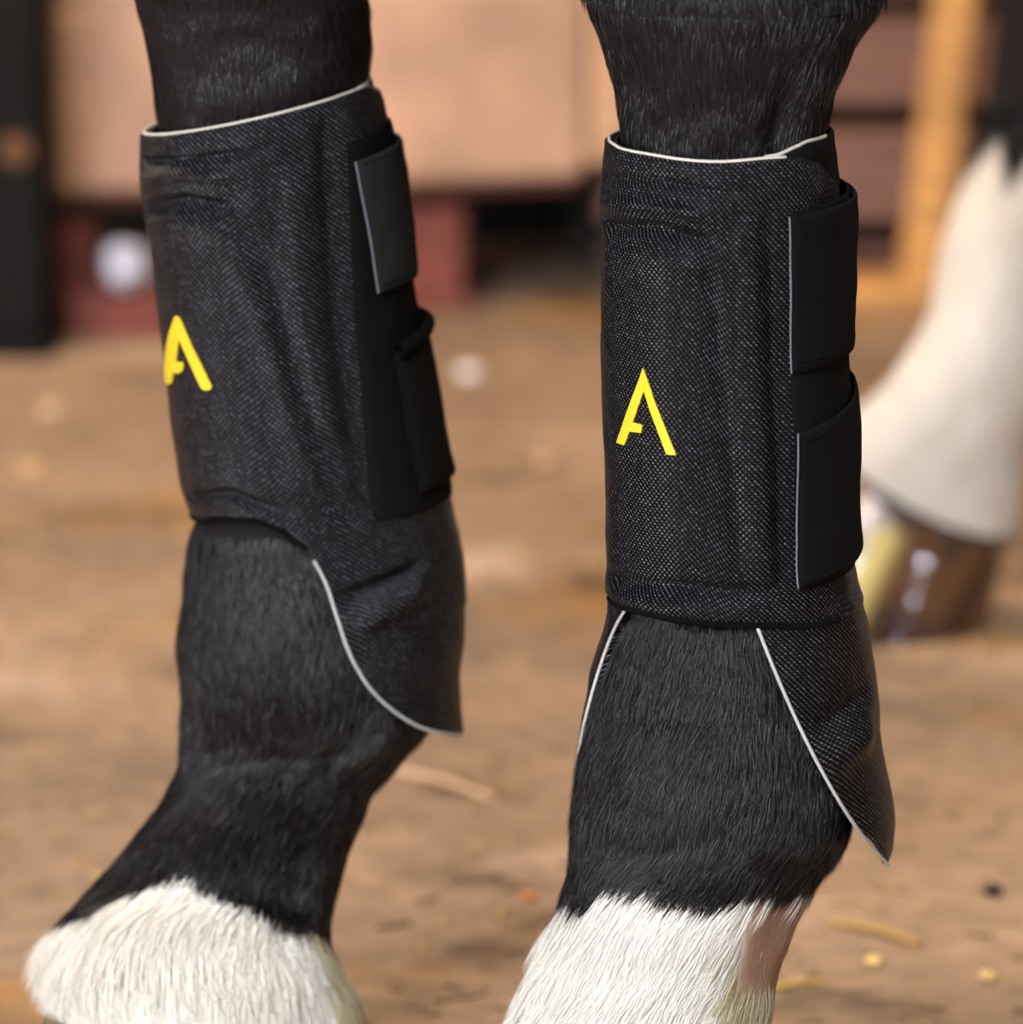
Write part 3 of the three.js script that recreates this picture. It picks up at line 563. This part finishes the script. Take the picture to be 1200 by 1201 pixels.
// pale partition on red feet
{
  const a = P(62, 218, -2.5), b = P(684, 206, -2.62), len = b.distanceTo(a), yaw = Math.atan2(-(b.z - a.z), b.x - a.x), mid = a.clone().add(b).multiplyScalar(0.5);
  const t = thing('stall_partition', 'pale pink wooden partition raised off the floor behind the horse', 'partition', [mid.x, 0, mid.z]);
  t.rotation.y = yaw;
  const y0 = Math.min(a.y, b.y), h = 1.15;
  mesh('panel', rbox(len, h, 0.035, 0.01).translate(0, y0 + h / 2, 0), pinkWood, t);
  mesh('bottom_rail', rbox(len - 0.01, 0.016, 0.03, 0.005).translate(0, y0 - 0.006, -0.012), std({ map: grain([0.36, 0.2, 0.15], 22), roughness: 0.8 }), t);
  mesh('edge_strip', rbox(0.03, h, 0.045, 0.008).translate(-len / 2 + 0.02, y0 + h / 2, 0.004), beige, t);
  mesh('end_post', rbox(0.05, h, 0.06, 0.01).translate(len / 2 + 0.03, y0 + h / 2 + 0.012, -0.015), beige, t);
  mesh('gap_shade_sheet', rbox(1.5, 0.5, 0.012, 0.004).translate(0.05, 0.25, -0.44), std({ color: new THREE.Color(0.006, 0.005, 0.005), roughness: 1 }), t).userData.label = 'added black sheet that darkens the gap';  // added black sheet, stands in for the shade under the panel
  const foot = (x0, x1, dz, label) => {
    const p = onFloor(x0, 352), q = onFloor(x1, 352), z = dz, k = (z - EYE.z) / (p.z - EYE.z), w = (q.x - p.x) * k;
    const o = thing('support_block', label, 'block', [(p.x + q.x) / 2 * k, 0, z]);
    mesh('block', rbox(w, y0 - 0.03, 0.1, 0.008).translate(0, (y0 - 0.03) / 2, 0), redPaint, o);
    mesh('block_plinth', rbox(w + 0.02, 0.018, 0.12, 0.006).translate(0, 0.009, 0), redPaint, o);
  };
  foot(40, 116, -2.52, 'red painted block under the left end of the pale partition');
  foot(452, 546, -2.64, 'red painted block under the middle of the pale partition');
}
// dark post
{
  const p = onFloor(-28, 418), t = thing('timber_post', 'near-black upright post at the left edge of the picture', 'post', [p.x, 0, p.z - 0.05]);
  mesh('shaft', rbox(0.145, 2.9, 0.13, 0.012).translate(0, 1.47, 0), darkPost, t);
  mesh('base_plate', rbox(0.16, 0.02, 0.15, 0.006).translate(0, 0.01, 0), darkPost, t);
  const k = P(18, 178, p.z + 0.02); mesh('rust_patch', new THREE.SphereGeometry(0.016, 20, 12).scale(1, 1, 0.25).translate(k.x - p.x, k.y, 0.066), std({ color: 0x5a3a20, roughness: 0.9 }), t);
}
// boards behind the horse's near side
{
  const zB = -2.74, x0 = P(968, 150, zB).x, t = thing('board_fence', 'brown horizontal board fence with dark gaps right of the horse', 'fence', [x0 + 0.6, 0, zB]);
  const ys = [[304, 291], [260, 152], [124, 22], [-4, -118], [-138, -250]];
  ys.forEach(([b, a], i) => { const y0 = P(1050, b, zB).y, y1 = P(1050, a, zB).y, dz = (i % 2) * 0.004; mesh('board', rbox(1.5, y1 - y0, 0.028, 0.007).translate(-0.1, (y0 + y1) / 2, dz), brownBoard, t); });
  mesh('fence_shade_sheet', rbox(1.55, 0.66, 0.01, 0.003).translate(-0.1, 0.33, -0.115), std({ color: new THREE.Color(0.008, 0.006, 0.005), roughness: 1 }), t);  // black sheet added behind the boards to darken the gaps between them
  for (const x of [-0.75, 0.4]) mesh('fence_post', rbox(0.09, 0.66, 0.08, 0.01).translate(x, 0.33, -0.06), brownBoard, t);
}
// orange prop on its foot board
{
  const z = -2.6, a = P(1071, 322, z), b = P(1108, 0, z), base = onFloor(1040, 342);
  const t = thing('wooden_prop', 'orange-yellow wooden upright leaning on a low foot board', 'wooden stand', [base.x, 0, z - 0.03]);
  a.x += 0.008; b.x += 0.010; const dir = b.clone().sub(a), len = 1.15, ang = Math.atan2(dir.x, dir.y);
  const g = rbox(0.046, len, 0.04, 0.008).translate(0, len / 2 - 0.02, 0); g.rotateZ(-ang); g.translate(a.x - base.x, a.y - 0.01, 0.03); mesh('upright', g, orangeWood, t);
  const w = P(1100, 330, z).x - P(930, 330, z).x; mesh('foot_board', rbox(w, 0.036, 0.09, 0.007).translate(P(1015, 330, z).x - base.x, 0.018, 0.03), orangeWood, t);
}
// crumpled white paper
function lump(r, sy, amp, sd) { const g = new THREE.IcosahedronGeometry(r, 5), p = g.attributes.position; for (let i = 0; i < p.count; i++) { const v = V3().fromBufferAttribute(p, i), k = 1 + amp * N3(v.x / r * 1.7 + sd, v.y / r * 1.7, v.z / r * 1.7) + amp * 0.5 * Math.abs(N3(v.x / r * 4, v.y / r * 4 + sd, v.z / r * 4)); v.multiplyScalar(k); v.y *= sy; p.setXYZ(i, v.x, v.y, v.z); } g.computeVertexNormals(); g.computeBoundingBox(); g.translate(0, -g.boundingBox.min.y, 0); return g; }
{
  const b = P(140, 365, -2.45), yt = P(140, 341, -2.44).y;
  const o = thing('low_brick', 'low red brick on the floor beside the left red block', 'brick', [b.x, 0, -2.46]);
  mesh('brick_body', rbox(0.115, yt, 0.07, 0.007).translate(0, yt / 2, 0), redPaint, o); mesh('brick_mortar', rbox(0.1, 0.006, 0.05, 0.002).translate(0, 0.003, 0.015), redPaint, o);
  const w = P(146, 341, -2.45); tag(mesh('crumpled_paper', lump(0.022, 1.0, 0.35, 4).translate(w.x, yt, -2.45), std({ color: 0xc9c8d8, roughness: 0.7 })), 'crumpled white paper lying on the low red brick', 'paper');
}
// single bits on the floor
const bit = (x, y, r, col, label, name = 'floor_chip', cat = 'wood chip', rough = 0.5) => { const p = onFloor(x, y); return tag(mesh(name, lump(r, 0.5, 0.3, x).translate(p.x, 0, p.z), std({ color: col, roughness: rough })), label, cat); };
bit(550, 444, 0.011, 0xf6eeee, 'white chip on the floor between the two front legs', 'white_chip', 'chip', 0.35);
bit(620, 1055, 0.0042, 0xd98a2c, 'orange chip on the floor left of the white pastern');
bit(1025, 1131, 0.0048, 0xe3c27a, 'tan chip on the floor below the nearer boot flap');
bit(1158, 1150, 0.0048, 0xd9b878, 'pale tan chip near the lower right corner');
bit(60, 486, 0.009, 0xd8b898, 'pale chip on the floor left of the farther boot, the upper one');
bit(40, 555, 0.009, 0xcaa06a, 'tan chip on the floor at the left edge, the lower one');
bit(640, 547, 0.009, 0xc8a078, 'tan chip beside the nearer boot');
bit(585, 312, 0.016, 0x9a6a48, 'brown clod in the dark gap under the partition', 'dirt_clod', 'clod', 0.9);
bit(1165, 1050, 0.006, 0x1a120c, 'dark clod on the floor at the right edge', 'dirt_clod', 'clod', 0.9);
function stalk(x0, y0, x1, y1, r, col, label) { const a = onFloor(x0, y0), b = onFloor(x1, y1), m = a.clone().lerp(b, 0.5); a.y = b.y = r; m.y = r + 0.002; m.x += 0.003; tag(mesh('straw_stalk', tube([a, a.clone().lerp(m, 0.5), m, m.clone().lerp(b, 0.5), b], r, 8), std({ color: col, roughness: 0.6 })), label, 'straw'); }
stalk(455, 905, 580, 940, 0.0022, 0xcaa684, 'long straw stalk slanting across the floor between the front legs');
stalk(898, 1163, 962, 1155, 0.0018, 0xc09a4a, 'short straw stalk right of the white pastern');
stalk(975, 1085, 1080, 1112, 0.0024, 0xb08a48, 'straw stalk lying below the flap of the nearer boot');
// trodden litter all over the floor
{
  const g = new THREE.CylinderGeometry(0.5, 0.42, 1, 5, 1).rotateZ(Math.PI / 2), n = 9000, m = new THREE.InstancedMesh(g, std({ color: 0xffffff, roughness: 0.7 }), n), X = new THREE.Matrix4(), c = new THREE.Color(), q = new THREE.Quaternion();
  for (let i = 0; i < n; i++) {
    const x = lerp(-1.5, 1.6, rnd()), z = lerp(-2.75, 0.9, rnd()), L = 0.006 + 0.03 * rnd() * rnd(), w = 0.0012 + 0.002 * rnd(), k = 0.35 + 0.75 * rnd();
    q.setFromAxisAngle(V3(0, 1, 0), rnd() * 6.28); X.compose(V3(x, w * 0.4, z), q, V3(L, w, w * 1.6)); m.setMatrixAt(i, X); m.setColorAt(i, c.setRGB(0.42 * k, 0.27 * k, 0.12 * k));
  }
  m.name = 'straw_litter'; m.userData = { kind: 'stuff', label: 'trodden straw litter scattered over the barn floor', category: 'straw' }; m.castShadow = m.receiveShadow = true; scene.add(m);
}
renderer.render(scene, camera);
